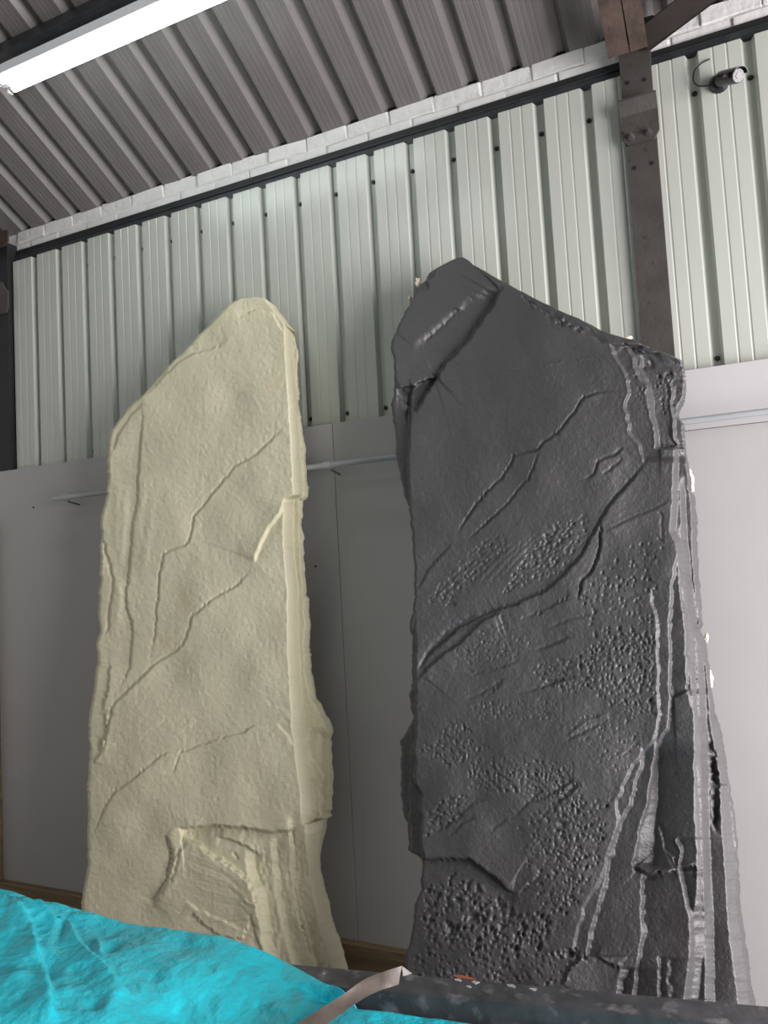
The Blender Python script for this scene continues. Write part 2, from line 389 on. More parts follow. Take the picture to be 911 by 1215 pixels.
# security camera
c0 = np.array([3.897, -.034, 3.592])
t = empty('security_camera', tuple(c0), 'small black bullet security camera on the ribbed wall right of the column', 'security camera')
MB().tube([c0, c0+(0, -.012, 0), c0+(0, -.026, 0)], [.036, .036, .026], 20).build('mount_base', 'cctv', t, smooth=True)
MB().tube([c0+(0, -.02, 0), c0+(.008, -.04, -.004), c0+(.02, -.06, -.016)], .013, 12).build('mount_arm', 'cctv', t, smooth=True)
bd = np.array([.52, -.72, -.44]); bd /= np.linalg.norm(bd); s0 = c0+np.array([.012, -.050, -.012])
bd_o = MB().tube([s0-bd*.012, s0-bd*.008, s0+bd*.098, s0+bd*.10], [.020, .0255, .0255, .023], 20).build('camera_body', 'cctv', t, smooth=True)
up = np.array([0, 0, 1.])-bd*bd[2]; up /= np.linalg.norm(up); sd = np.cross(bd, up)
hd = MB(); arc = [math.radians(a) for a in range(-70, 71, 14)]
vs = []
for q in (-.004, .116):
    for rr in (.0285, .0305): vs += [s0+bd*q+rr*(math.cos(a)*up+math.sin(a)*sd) for a in arc]
n = len(arc); fs = []
for i in range(n-1): fs += [(i, i+1, 2*n+i+1, 2*n+i), (n+i+1, n+i, 3*n+i, 3*n+i+1), (i, n+i, n+i+1, i+1), (2*n+i, 2*n+i+1, 3*n+i+1, 3*n+i)]
fs += [(0, 2*n, 3*n, n), (n-1, 2*n-1, 4*n-1, 3*n-1)]
hd.add(vs, fs).build('sunshield', 'cctv', t, smooth=True)
MB().tube([s0+bd*.100, s0+bd*.1015], .0225, 20).build('led_plate', 'led', bd_o, smooth=True)
MB().tube([s0+bd*.1015, s0+bd*.104], .0115, 16).build('lens', 'glass', bd_o, smooth=True)
for k in range(8):
    a = 2*math.pi*k/8+.2; q = s0+bd*.1015+.017*(math.cos(a)*up+math.sin(a)*sd)
    MB().tube([q, q+bd*.0012], .0032, 8).build('infrared_led', 'glass', bd_o)
MB().tube([s0+bd*.075+sd*.02, s0+bd*.085+sd*.045, s0+bd*.085+sd*.055], [.006, .006, .009], 10).build('adjuster', 'cctv', t, smooth=True)
cab = [c0+np.array(q) for q in ((-.02, -.012, .0), (-.045, -.02, -.002), (-.07, -.022, .004), (-.086, -.02, .024), (-.088, -.018, .05), (-.078, -.014, .078), (-.055, -.010, .098), (-.03, -.004, .108), (-.02, .01, .115))]
def smooth_path(P, n=6):
    P = [np.array(p, float) for p in P]; out = []
    for i in range(len(P)-1):
        p0, p1, p2, p3 = P[max(i-1, 0)], P[i], P[i+1], P[min(i+2, len(P)-1)]
        for k in range(n):
            u = k/n; out.append(.5*((2*p1)+(-p0+p2)*u+(2*p0-5*p1+4*p2-p3)*u*u+(-p0+3*p1-3*p2+p3)*u**3))
    out.append(P[-1]); return out
MB().tube(smooth_path(cab), .0028, 8).build('cable', 'cctv', t, smooth=True)

# ------------------------------------------------------------------ relief fields (metres, surveyed on a 1-px grid)
rng = np.random.default_rng(11)
def smooth(t): t = np.clip(t, 0, 1); return t*t*(3-2*t)
def noise(shape, cx, cy, seed):
    r = np.random.default_rng(seed); h, w = shape
    gy, gx = int(h/cy)+4, int(w/cx)+4; g = r.standard_normal((gy, gx))
    y = np.arange(h)/cy; x = np.arange(w)/cx; iy = y.astype(int); ix = x.astype(int)
    fy = smooth(y-iy)[:, None]; fx = smooth(x-ix)[None, :]
    a = g[iy][:, ix]; b = g[iy][:, ix+1]; c = g[iy+1][:, ix]; d = g[iy+1][:, ix+1]
    return (a*(1-fx)+b*fx)*(1-fy)+(c*(1-fx)+d*fx)*fy
def rough_line(P, amp, seed, step=3.0):
    P = np.array(P, float); r = np.random.default_rng(seed); out = [P[0]]
    for a, b in zip(P[:-1], P[1:]):
        L = np.hypot(*(b-a)); k = max(1, int(L/step)); nrm = np.array([-(b-a)[1], (b-a)[0]])/max(L, 1e-6)
        for i in range(1, k+1):
            q = a+(b-a)*i/k
            if i < k or True: q = q+nrm*r.normal(0, amp)
            out.append(q)
    return np.array(out)
def corr(r, n, amp):
    k = np.exp(-(np.arange(-14, 15)/5.0)**2); k /= np.sqrt((k*k).sum()); k2 = np.exp(-(np.arange(-4, 5)/1.6)**2); k2 /= np.sqrt((k2*k2).sum())
    return amp*(1.1*np.convolve(r.normal(0, 1, n+40), k, 'same')[20:20+n]+.55*np.convolve(r.normal(0, 1, n+40), k2, 'same')[20:20+n])
class Field:
    def __init__(s, x0, y0, x1, y1):
        s.x0, s.y0 = x0, y0; s.w, s.h = x1-x0, y1-y0
        s.X, s.Y = np.meshgrid(np.arange(x0, x1, dtype=float), np.arange(y0, y1, dtype=float)); s.H = np.zeros((s.h, s.w)); s.k = 100
    def win(s, a, b, c, d):
        return (slice(max(0, int(b-s.y0)), min(s.h, int(d-s.y0)+1)), slice(max(0, int(a-s.x0)), min(s.w, int(c-s.x0)+1)))
    def line(s, P, up=0., dn=0., wu=10., wd=10., groove=0., gw=1.3, jit=.5, tap=(.12, .12), edge=1.0):
        """relief along a traced line: 'up' lifts the side above it, 'dn' the side below, both fading out; 'groove' cuts it"""
        P = np.array(P, float); tap = (max(tap[0], .13), max(tap[1], .13))
        if P[-1, 0] < P[0, 0]: P = P[::-1]; tap = tap[::-1]
        s.k += 1; P = rough_line(P, jit, s.k); pad = 3.2*max(wu, wd, gw)+3
        sl = s.win(P[:, 0].min()-pad, P[:, 1].min()-pad, P[:, 0].max()+pad, P[:, 1].max()+pad)
        X, Y = s.X[sl], s.Y[sl]; best = np.full(X.shape, 1e9); sg = np.zeros(X.shape); tt = np.zeros(X.shape)
        seg = P[1:]-P[:-1]; ln = np.hypot(seg[:, 0], seg[:, 1])+1e-9; cum = np.concatenate([[0], np.cumsum(ln)]); tot = cum[-1]
        for i in range(len(seg)):
            a, d = P[i], seg[i]; q = np.clip(((X-a[0])*d[0]+(Y-a[1])*d[1])/ln[i]**2, 0, 1)
            ex, ey = X-a[0]-q*d[0], Y-a[1]-q*d[1]; D = ex*ex+ey*ey; mk = D < best
            best = np.where(mk, D, best); tt = np.where(mk, (cum[i]+q*ln[i])/tot, tt)
            i0, i1 = max(0, i-1), min(len(seg)-1, i+1); dd = P[i1+1]-P[i0]
            sg = np.where(mk, dd[0]*(Y-a[1])-dd[1]*(X-a[0]), sg)
        D = np.sqrt(best); W = np.ones(X.shape)
        if tap[0]: W *= smooth(tt/tap[0])
        if tap[1]: W *= smooth((1-tt)/tap[1])
        below = smooth(.5+np.where(sg > 0, D, -D)/(2*edge))
        s.H[sl] += W*(up*(1-below)*np.exp(-D/wu)+dn*below*np.exp(-D/wd)-groove*np.exp(-(D/gw)**2))
    def terrace(s, P, drop, w=2.0, jit=.5, fade=(12, 12), decay=None, ledge=0.0):
        """traced near-vertical edge: the surface to the right of it falls back by 'drop' over 'w' px"""
        P = np.array(P, float); P = P[np.argsort(P[:, 1])]; s.k += 1
        ys = np.arange(P[0, 1]-fade[0], P[-1, 1]+fade[1]); r = np.random.default_rng(s.k)
        f = np.interp(ys, P[:, 1], P[:, 0]); f = f+corr(r, len(ys), jit)
        sl = s.win(s.x0, ys[0], s.x0+s.w, ys[-1]); X, Y = s.X[sl], s.Y[sl]; yy = Y[:, 0]
        fx = np.interp(yy, ys, f)[:, None]
        m = np.ones(len(yy))
        if fade[0]: m *= smooth((yy-ys[0])/fade[0])
        if fade[1]: m *= smooth((ys[-1]-yy)/fade[1])
        ww = w if not hasattr(w, '__len__') else np.interp(yy, [P[0, 1], P[-1, 1]], w)[:, None]
        if decay and not hasattr(w, '__len__'): ww = ww*np.clip(1+np.interp(yy, ys, corr(r, len(ys), .30)), .55, 1.8)[:, None]
        e = X-fx; R = np.clip(e/ww, 0, 1)
        if decay: R = R*np.exp(-np.maximum(e-ww, 0)/decay)
        if drop < 0: s.H[sl] += m[:, None]*drop*(1-R)
        else: s.H[sl] -= m[:, None]*drop*R
        if ledge: s.H[sl] += m[:, None]*ledge*np.exp(-(e/2.2)**2)
    def pits(s, poly, n, r=(1.2, 2.4), dep=(.002, .006), ang=None, asp=1.0, lump=0.0):
        poly = np.array(poly, float); lo, hi = poly.min(0), poly.max(0); pts = []
        while len(pts) < n:
            q = rng.uniform(lo, hi, (n*3, 2)); ins = np.zeros(len(q), bool); j = len(poly)-1
            for i in range(len(poly)):
                a, b = poly[i], poly[j]; c = ((a[1] > q[:, 1]) != (b[1] > q[:, 1])) & (q[:, 0] < (b[0]-a[0])*(q[:, 1]-a[1])/(b[1]-a[1]+1e-12)+a[0]); ins ^= c; j = i
            pts += list(q[ins])
        for x, y in pts[:n]:
            rr = rng.uniform(*r)*.85; d = rng.uniform(*dep)*rng.uniform(.3, 1.0); a = ang+rng.normal(0, .15) if ang is not None else rng.uniform(0, 3.14)
            ra, pd = rr*asp, int(rr*asp*2.5)+2; sl = s.win(x-pd, y-pd, x+pd, y+pd)
            dx, dy = s.X[sl]-x, s.Y[sl]-y; u = dx*math.cos(a)+dy*math.sin(a); v = -dx*math.sin(a)+dy*math.cos(a)
            g = np.exp(-((u/ra)**2+(v/rr)**2)**1.4); s.H[sl] -= d*g
            if lump: s.H[sl] += lump*d*np.exp(-((dx-1.6*rr)**2+(dy+.8*rr)**2)/(1.6*rr)**2)
    def bump(s, x, y, rx, ry, h, ang=0.0):
        pd = 3*max(rx, ry); sl = s.win(x-pd, y-pd, x+pd, y+pd); dx, dy = s.X[sl]-x, s.Y[sl]-y
        u = dx*math.cos(ang)+dy*math.sin(ang); v = -dx*math.sin(ang)+dy*math.cos(ang); s.H[sl] += h*np.exp(-(u/rx)**2-(v/ry)**2)
    def at(s, x, y):
        x = np.clip(x-s.x0, 0, s.w-1.001); y = np.clip(y-s.y0, 0, s.h-1.001); ix, iy = x.astype(int), y.astype(int); fx, fy = x-ix, y-iy
        H = s.H; return (H[iy, ix]*(1-fx)+H[iy, ix+1]*fx)*(1-fy)+(H[iy+1, ix]*(1-fx)+H[iy+1, ix+1]*fx)*fy
def T(ox, oy, k, *pts): return [(ox+k*x, oy+k*y) for x, y in pts]

def slab(name, m, fld, left, right, rows, ncol, y0, lean, thick, rnd, parent, seed, ejit=.6):
    """stone slab: relief field on a leaning face, wrapped round its sides and closed at the back"""
    r = np.random.default_rng(seed); left = np.array(left, float); right = np.array(right, float)
    xl = np.interp(rows, left[:, 1], left[:, 0]); xr = np.interp(rows, right[:, 1], right[:, 0])
    j = lambda: corr(r, len(rows), ejit)
    xl = xl+j(); xr = np.maximum(xr+j(), xl+2)
    nr = np.array([0, -1.0, lean]); nr /= np.linalg.norm(nr)          # face normal, towards the room
    base = np.array([0, y0, 0])@nr
    U = np.linspace(0, 1, ncol)
    PX = xl[:, None]+(xr-xl)[:, None]*U[None, :]; PY = np.repeat(rows[:, None], ncol, 1)
    H = fld.at(PX, PY); tk = np.interp(rows, [rows[0], rows[-1]], thick)[:, None]
    e = np.minimum(PX-xl[:, None], 1e9); q = np.clip(1-e/rnd[0], 0, 1); H = H-rnd[0]*.0036*1.3*(1-np.sqrt(np.clip(1-q*q, 0, 1)))
    e = xr[:, None]-PX; q = np.clip(1-e/rnd[1], 0, 1); H = H-rnd[1]*.0036*1.3*(1-np.sqrt(np.clip(1-q*q, 0, 1)))
    H = np.maximum(H, -tk)
    R = ray(PX, PY); t = (base+H-CAM@nr)/(R@nr); P = CAM+t[..., None]*R
    # sides and back: straight back along the normal from both edges
    lb = P[:, :1]-nr*(tk+H[:, :1])[..., None]; rb = P[:, -1:]-nr*(tk+H[:, -1:])[..., None]
    ring = [P]
    for k in (.33, .66): ring.append(P[:, -1:]*(1-k)+rb*k)
    ring.append(rb)
    for k in (.2, .4, .6, .8): ring.append(rb*(1-k)+lb*k)
    ring.append(lb)
    for k in (.33, .66): ring.append(lb*(1-k)+P[:, :1]*k)
    V = np.concatenate(ring, 1); V[..., 2] = np.maximum(V[..., 2], 0.001); V[..., 1] = np.minimum(V[..., 1], -.082)
    nrw, nc = V.shape[:2]; idx = np.arange(nrw*nc).reshape(nrw, nc); nx = np.roll(idx, -1, 1)
    q = np.stack([idx[:-1], idx[1:], nx[1:], nx[:-1]], -1).reshape(-1, 4)
    cap = [list(idx[0]), list(idx[-1][::-1])]
    loc = Vector(parent.location) if parent else Vector((0, 0, 0))
    Vf = V.reshape(-1, 3)-np.array(loc)
    me = bpy.data.meshes.new(name); nq = len(q); capn = sum(len(c) for c in cap)
    me.vertices.add(len(Vf)); me.vertices.foreach_set('co', Vf.astype(np.float32).ravel())
    loops = np.concatenate([q.ravel()]+[np.array(c) for c in cap]); me.loops.add(len(loops)); me.loops.foreach_set('vertex_index', loops.astype(np.int32))
    st = np.concatenate([np.arange(nq)*4, nq*4+np.cumsum([0]+[len(c) for c in cap])[:-1]]); me.polygons.add(nq+2); me.polygons.foreach_set('loop_start', st.astype(np.int32))
    me.update(calc_edges=True); me.validate(); me.shade_smooth()
    me.materials.append(M[m])
    o = bpy.data.objects.new(name, me); COL.objects.link(o); o.parent = parent
    return o

# ------------------------------------------------------------------ cream slab
A3 = lambda *p: T(80, 330, .3732, *p)
A4 = lambda *p: T(80, 690, .3868, *p)
A5 = lambda *p: T(180, 950, .2525, *p)
A6 = lambda *p: T(230, 560, .2086, *p)
A7 = lambda *p: T(80, 560, .1866, *p)
cl = [(298, 352.2)]+A3((545, 65), (510, 85), (440, 160), (380, 220), (300, 305), (250, 365), (190, 415), (140, 485), (132, 520), (130, 640), (125, 690), (108, 760), (103, 850), (103, 930)) \
    + A4((95, 40), (95, 130), (90, 250), (80, 330), (62, 440), (68, 520), (62, 600), (62, 700), (60, 880), (45, 950), (42, 1000)) + [(93, 1150), (88, 1330)]
cr = [(302, 352.2)]+A3((600, 60), (630, 65), (650, 90), (690, 145), (720, 185), (733, 230), (733, 400), (745, 480), (752, 560), (760, 660), (755, 690), (748, 710), (745, 800), (748, 900)) \
    + A4((727, 60), (730, 250), (745, 350), (790, 440), (803, 465), (805, 600), (803, 700), (790, 730), (736, 745), (740, 830), (750, 900), (765, 950), (785, 1050), (815, 1150), (818, 1170)) + [(410, 1200), (430, 1330)]
cf = [(337, 384), (337.5, 397), (340, 442), (343.9, 498), (346.8, 554), (348, 587), (338, 592), (335.6, 632), (337.5, 666), (341, 699.5), (341, 728), (342, 786), (345, 833), (347, 872), (351, 895), (355.4, 937), (359, 978)]
f = Field(70, 340, 440, 1340)
sh = f.H.shape
f.H += .010*noise(sh, 90, 140, 1)+.004*noise(sh, 34, 46, 2)+.0005*noise(sh, 11, 13, 3)+.00055*noise(sh, 3.6, 4, 4)+.00028*noise(sh, 2.2, 2.2, 5)
# right side face, falling straight back from the traced corner
f.terrace(cf, .13, w=[9, 16], jit=.35, fade=(22, 1))
f.terrace([(x+2.5, y) for x, y in A3((724, 230), (722, 400), (735, 480), (742, 560), (748, 660))], .012, w=2, jit=.3, fade=(6, 1))
f.terrace(A6((590, 160), (600, 260), (590, 340), (605, 470), (612, 600), (618, 700)), .02, w=2, jit=.3, fade=(1, 4))
f.terrace(A4((735, 470), (742, 560), (748, 640), (752, 720)), .02, w=3, jit=1.2, fade=(10, 2))
f.terrace(A4((772, 480), (775, 600), (772, 715)), .025, w=3, jit=.8, fade=(8, 2))
# upper facets
f.line(A3((520, 195), (460, 225), (400, 240), (350, 270), (300, 320), (250, 375)), up=-.010, wu=14, groove=.001, jit=.6)
f.line(A3((690, 180), (650, 110), (600, 100), (540, 130)), up=-.008, wu=12, jit=.4)
# long crack across the middle
LA = A3((707, 455), (660, 500), (600, 560), (530, 600), (490, 650), (440, 710), (400, 760), (392, 820), (375, 850), (330, 862), (305, 880), (292, 940), (288, 990)) + A4((275, 60), (265, 180), (250, 240))
f.line(LA, up=-.004, dn=.0035, wu=9, wd=9, groove=.009, gw=1.15, jit=.45, tap=(.05, .05))
# second ledge with the bright chamfer
f.line(A6((520, 145), (495, 225), (420, 330), (380, 410), (335, 525)), up=.014, dn=-.010, wu=20, wd=16, jit=.35, edge=2.2, tap=(0, .1))
LC = A6((335, 525), (300, 580), (240, 645), (160, 690), (110, 720), (50, 775), (5, 810)) + A4((385, 100), (360, 180), (330, 215), (270, 250), (200, 320), (140, 375), (120, 460), (100, 560))
f.line(LC, up=-.004, dn=.004, wu=9, wd=8, groove=.010, gw=1.25, jit=.6, tap=(.02, .05))
f.line(A4((275, 235), (235, 285), (190, 325), (150, 365)), dn=.006, wd=7, groove=.003, jit=.6)
# left-hand terraces and flutes
LD = [(169.6, 479), (167.7, 509), (164, 554), (162.9, 591), (156.5, 628), (152.8, 677)]+A7((370, 760), (375, 870), (405, 950), (410, 1060))+[(154, 790), (140, 822)]
f.line(LD[::-1], up=-.012, wu=26, groove=.007, gw=1.3, jit=.5, tap=(.03, .06))
f.line(A7((220, 400), (245, 500), (275, 620), (290, 700), (280, 790), (262, 900), (260, 1060)), up=.003, dn=-.008, wd=8, groove=.006, gw=1.6, jit=.5)
f.line(A3((245, 395), (200, 440), (160, 500), (142, 560)), up=-.012, wu=12, groove=.002, jit=.5, tap=(.05, .2))
for k, (a, b, hh) in enumerate((((318, 0), (300, 600), .004), ((375, 20), (330, 640), .005), ((340, 650), (300, 1060), .004), ((480, 60), (430, 520), .003), ((540, 150), (470, 700), .003))):
    f.line(A7(a, ((a[0]+b[0])/2+6, (a[1]+b[1])/2), b), groove=-hh, gw=5, jit=.6, tap=(.3, .3))
for a, b in (((130, 250), (105, 400)), ((118, 400), (98, 520)), ((110, 480), (80, 560))):
    f.line(A4(a, ((a[0]+b[0])/2+7, (a[1]+b[1])/2), b), up=-.010, dn=.008, wu=8, wd=8, groove=.002, jit=.8)
# lower crack and the plate under it
LE = A4((640, 437), (570, 440), (540, 460), (440, 490), (360, 520), (300, 525), (265, 550), (215, 595), (150, 640), (120, 680), (95, 740), (65, 790))
f.line(LE, up=-.002, dn=.006, wu=8, wd=30, groove=.008, gw=1.2, jit=.7, tap=(.02, .02))
f.line(A4((640, 437), (675, 470), (693, 505)), up=-.006, dn=.003, wu=12, wd=20, jit=.4, edge=2.2)
f.line(A4((345, 530), (325, 585), (295, 592)), up=-.001, dn=.002, wu=5, wd=5, groove=.004, gw=1.3, jit=.5)
f.line(A4((300, 430), (250, 455), (215, 490)), up=.003, wu=6, groove=.001, jit=.5)
f.line(A4((400, 430), (330, 475)), up=.003, wu=6, groove=.001, jit=.5)
f.bump(305, 930, 60, 40, .006)
# broken-out hollow at the foot
f.line(A5((105, 135), (250, 118), (420, 125), (560, 150), (690, 135)), up=.010, dn=-.045, wu=16, wd=16, jit=.8, edge=1.8, tap=(.08, .02))
f.line(A5((130, 160), (230, 210), (300, 270), (380, 310), (440, 360), (480, 430), (500, 500), (510, 600)), up=-.012, dn=.020, wu=16, wd=40, jit=1.0, edge=3.2, tap=(.05, .1))
f.line(A5((70, 150), (95, 260), (80, 370), (30, 440), (0, 500)), up=-.010, dn=.016, wu=12, wd=12, groove=.010, gw=3, jit=.8, tap=(.1, .1))
f.line(A5((155, 170), (130, 230), (105, 330), (80, 400)), groove=.008, gw=2, jit=.6)
f.terrace(A5((440, 330), (490, 430), (500, 520), (510, 640), (545, 750), (570, 860), (640, 1500)), .05, w=[12, 18], jit=.5, fade=(40, 4))
f.terrace(A5((560, 240), (570, 330), (580, 440), (610, 600), (650, 740), (690, 860), (760, 1500)), .03, w=8, jit=.5, fade=(30, 4))
f.terrace(A5((640, 140), (650, 300), (670, 440), (705, 580), (745, 720), (760, 765), (800, 880), (880, 1500)), .035, w=6, jit=.4, fade=(24, 6))
f.line(A5((660, 300), (680, 470), (712, 600), (755, 760)), groove=.018, gw=1.6, jit=.6, tap=(.2, 0))
f.terrace(A5((720, 130), (735, 300), (760, 440), (790, 600), (835, 740), (862, 850), (950, 1500)), .04, w=7, jit=.4, fade=(16, 6))
f.line(A5((300, 170), (360, 180), (440, 210), (515, 265)), up=.014, dn=-.012, wu=6, wd=9, jit=.6, edge=1.5)
f.line(A5((380, 245), (405, 275)), groove=.01, gw=1.5)
f.line(A5((150, 470), (230, 520), (330, 560), (430, 610)), up=-.004, dn=.008, wu=6, wd=10, jit=.8, edge=1.6)
f.line(A5((185, 520), (250, 590), (330, 640)), up=.006, dn=-.010, wu=6, wd=8, jit=.6)
f.line(A5((290, 690), (340, 640), (420, 650), (470, 560)), up=.006, dn=-.010, wu=7, wd=7, jit=1.0)
f.line(A5((410, 460), (490, 495)), groove=-.005, gw=2)
f.line(A5((460, 530), (490, 640), (520, 740)), up=.006, dn=-.004, wu=5, wd=5, groove=.004, gw=1.4, jit=.6)
for k in range(6): f.line(A5((130+20*k, 230+45*k), (300+25*k, 300+40*k), (420+12*k, 380+40*k)), groove=.0016*(1 if k % 2 else -1), gw=1.6, jit=.4)
f.pits(A4((100, 300), (680, 200), (700, 700), (100, 900)), 260, (1.0, 2.0), (.0004, .0013))
f.pits(A3((250, 400), (680, 200), (680, 980), (200, 980)), 420, (1.0, 2.2), (.0004, .0014))
f.pits(A4((600, 330), (680, 350), (690, 470), (640, 430)), 30, (1.2, 2.4), (.001, .003), ang=.6, asp=2)
side = smooth((f.X-np.interp(f.Y[:, 0], [c[1] for c in cf], [c[0] for c in cf])[:, None])/4)*smooth((f.Y-380)/20)
foot = smooth((f.Y-992)/14)*smooth((f.X-285)/30)
f.H += np.maximum(side*.35, foot)*(.0030*noise(sh, 7, 20, 61)+.0022*noise(sh, 3.5, 7, 62)+.0012*noise(sh, 2.2, 3, 63))
rows = np.concatenate([np.arange(352.5, 1200, 1.0), np.arange(1200, 1325, 5.0)])
cream = slab('rock_panel', 'foam', f, cl, cr, rows, 300, -.66, .142, (.13, .27), (4, 2.5), None, 21)
tag(cream, 'tall cream foam rock slab with cracks leaning against the wall', 'rock slab', 'carved rock slabs')

# ------------------------------------------------------------------ charcoal slab
T1 = lambda *p: T(450, 290, .2415, *p)
T2 = lambda *p: T(640, 340, .2195, *p)
T3 = lambda *p: T(460, 490, .2415, *p)
T4 = lambda *p: T(640, 530, .2415, *p)
T5 = lambda *p: T(460, 700, .2415, *p)
T6 = lambda *p: T(640, 740, .2525, *p)
T7 = lambda *p: T(460, 910, .2525, *p)
T8 = lambda *p: T(660, 930, .2755, *p)
dl = T1((405, 62), (395, 65), (370, 72), (330, 90), (280, 115), (245, 140), (215, 175), (180, 235), (140, 310), (100, 380), (72, 440), (62, 490), (65, 560), (75, 640), (72, 680), (75, 740), (60, 790), (66, 850)) \
    + T3((30, 60), (38, 120), (50, 260), (65, 320), (85, 400), (100, 450), (110, 560), (125, 680), (130, 830)) \
    + T5((130, 0), (120, 90), (113, 200), (120, 260), (118, 430), (110, 530), (120, 630), (100, 690), (68, 740), (65, 860)) \
    + T7((62, 0), (65, 150), (72, 240), (95, 260), (100, 390), (150, 420), (162, 440), (155, 560), (130, 660), (105, 800), (80, 920)) + [(476, 1200), (462, 1460)]
dr = T1((412, 62), (470, 100), (530, 140), (600, 180), (650, 205), (720, 240), (800, 285), (870, 315)) \
    + T2((0, 88), (60, 110), (130, 140), (210, 175), (290, 210), (330, 235), (400, 260), (450, 276), (510, 290), (560, 315), (640, 345), (720, 375), (765, 400), (780, 440), (785, 500), (775, 590), (748, 650), (752, 710), (778, 740), (785, 830), (795, 930)) \
    + T4((717, 20), (725, 80), (735, 200), (760, 250), (770, 330), (770, 450), (780, 600), (790, 720), (800, 860)) \
    + T6((745, 10), (775, 60), (785, 170), (800, 290), (815, 400), (845, 480), (865, 600), (885, 740)) + T8((740, 0), (765, 150), (780, 300), (785, 480), (795, 620), (815, 750), (832, 880), (838, 945)) + [(905, 1250), (930, 1460)]
f = Field(450, 296, 945, 1470); sh = f.H.shape
f.H += .010*noise(sh, 110, 160, 31)+.0035*noise(sh, 38, 46, 32)+.0005*noise(sh, 12, 12, 33)+.0003*noise(sh, 4.5, 4.5, 34)+.0003*noise(sh, 2.2, 2.2, 35)
# upper-left facets
f.line(T1((620, 200), (580, 250), (520, 350), (480, 400), (430, 480), (380, 530), (330, 575), (290, 640), (270, 680), (220, 740), (190, 800), (155, 860)), up=-.032, dn=.003, wu=26, wd=14, jit=.8, edge=1.6, tap=(.05, .1), groove=.004, gw=1.8)
f.line(T1((600, 215), (540, 235), (450, 265), (400, 310), (330, 370), (260, 430), (200, 480), (150, 530)), up=.007, dn=-.008, wu=18, wd=14, jit=.6, edge=7)
f.line(T1((400, 300), (330, 385), (270, 435), (215, 480)), groove=.005, gw=1.6, jit=.6)
f.bump(*T1((385, 312))[0], 4, 2.5, .008)
f.line(T1((80, 712), (180, 690), (230, 665), (290, 650)), up=.010, dn=-.020, wu=12, wd=22, jit=1.2, tap=(.02, .05), edge=1.4)
f.line(T1((90, 705), (150, 740), (140, 860)), groove=.008, gw=2)
f.terrace(T1((215, 180), (240, 200), (262, 160), (270, 125)), -.010, w=2, jit=.4, fade=(3, 8))
f.terrace(T3((108, 30), (100, 150), (96, 280), (102, 430)), -.030, w=2, jit=.5, fade=(60, 30))
f.terrace(T5((132, 400), (132, 650), (126, 800), (128, 950))+T7((145, 120), (155, 250), (150, 370), (166, 430)), -.050, w=2.0, jit=.5, fade=(70, 3))
f.terrace(T5((105, 700), (108, 950))+T7((100, 240), (112, 380)), -.022, w=1.5, jit=.5, fade=(10, 6))
f.line(T1((640, 210), (720, 270), (800, 330), (911, 400))+T2((100, 190), (230, 240), (330, 300), (380, 335)), up=-.008, dn=.002, wu=7, wd=6, jit=1.6, groove=.001)
f.pits(T1((700, 250), (911, 340), (911, 420), (760, 330)), 70, (1, 2), (.001, .005))
f.pits(T2((0, 100), (330, 240), (370, 310), (60, 220)), 80, (1, 2.2), (.001, .004))
# stepped edge at the upper right
f.terrace(T2((385, 325), (390, 370), (440, 430), (470, 500), (480, 580), (455, 620), (455, 680), (480, 760), (490, 800), (530, 850), (550, 920)), .026, w=2.4, jit=.9, fade=(3, 8), ledge=.002)
f.terrace(T2((470, 330), (500, 370), (520, 480), (575, 530), (580, 620), (600, 720), (620, 800), (628, 872)), .034, w=4.5, jit=1.0, fade=(4, 3), ledge=.003)
f.terrace(T2((545, 440), (590, 560), (612, 700), (634, 872)), .034, w=3, jit=.5, fade=(20, 2))
for P in (T2((20, 428), (70, 418), (135, 406)), T2((200, 398), (290, 382)), T1((325, 672), (388, 660)), T1((650, 620), (690, 614))): f.line(P, groove=-.0028, gw=.9, jit=.2)
f.terrace(T2((705, 530), (715, 700), (722, 780), (735, 850)), .022, w=2.5, jit=.6, fade=(8, 3), ledge=.006)
f.line(T2((640, 876), (700, 872), (752, 852)), up=-.03, dn=.012, wu=10, wd=14, jit=.4, tap=(.05, .02))
f.line(T2((450, 300), (520, 345), (600, 360), (650, 350)), dn=-.014, wd=8, up=.006, wu=5, jit=.8)
f.line(T2((520, 380), (600, 395), (610, 430), (530, 440)), groove=.006, gw=2.5, jit=.8)
f.pits(T2((640, 440), (720, 460), (720, 690), (660, 690), (630, 540)), 46, (1.0, 2.6), (.003, .009), lump=.4)
f.pits(T2((700, 380), (775, 420), (770, 580), (720, 640)), 40, (1, 1.8), (.001, .004))
f.pits(T2((505, 450), (590, 560), (615, 800), (560, 700), (510, 520)), 60, (1, 1.8), (.001, .004), lump=.4)
# dark cracks of the main face
K2 = T2((430, 562), (320, 570), (240, 595), (200, 660), (130, 750))+T3((830, 100), (770, 140), (740, 180), (680, 195), (620, 210), (600, 260), (560, 320), (490, 385), (420, 470), (360, 560), (330, 620))
f.line(K2, up=-.004, dn=.003, wu=9, wd=10, groove=.009, gw=1.25, jit=.5, tap=(.15, .03))
f.line(T3((320, 640), (260, 700), (200, 770), (145, 870)), up=-.004, dn=.003, wu=12, wd=9, groove=.002, jit=.5)
f.line(T3((745, 180), (720, 250), (695, 320), (640, 380), (600, 430), (530, 500), (440, 580), (380, 640)), up=-.003, dn=.003, wu=9, wd=9, groove=.008, gw=1.2, jit=.5, tap=(.03, .2))
f.line(T4((415, 0), (370, 40), (290, 70), (270, 130), (245, 155), (215, 165)), up=-.004, dn=.003, wu=7, wd=8, groove=.008, gw=1.2, jit=.4)
f.line(T4((415, 55), (360, 100), (310, 140)), up=-.003, dn=.002, wu=6, wd=6, groove=.003, gw=1.4, jit=.5)
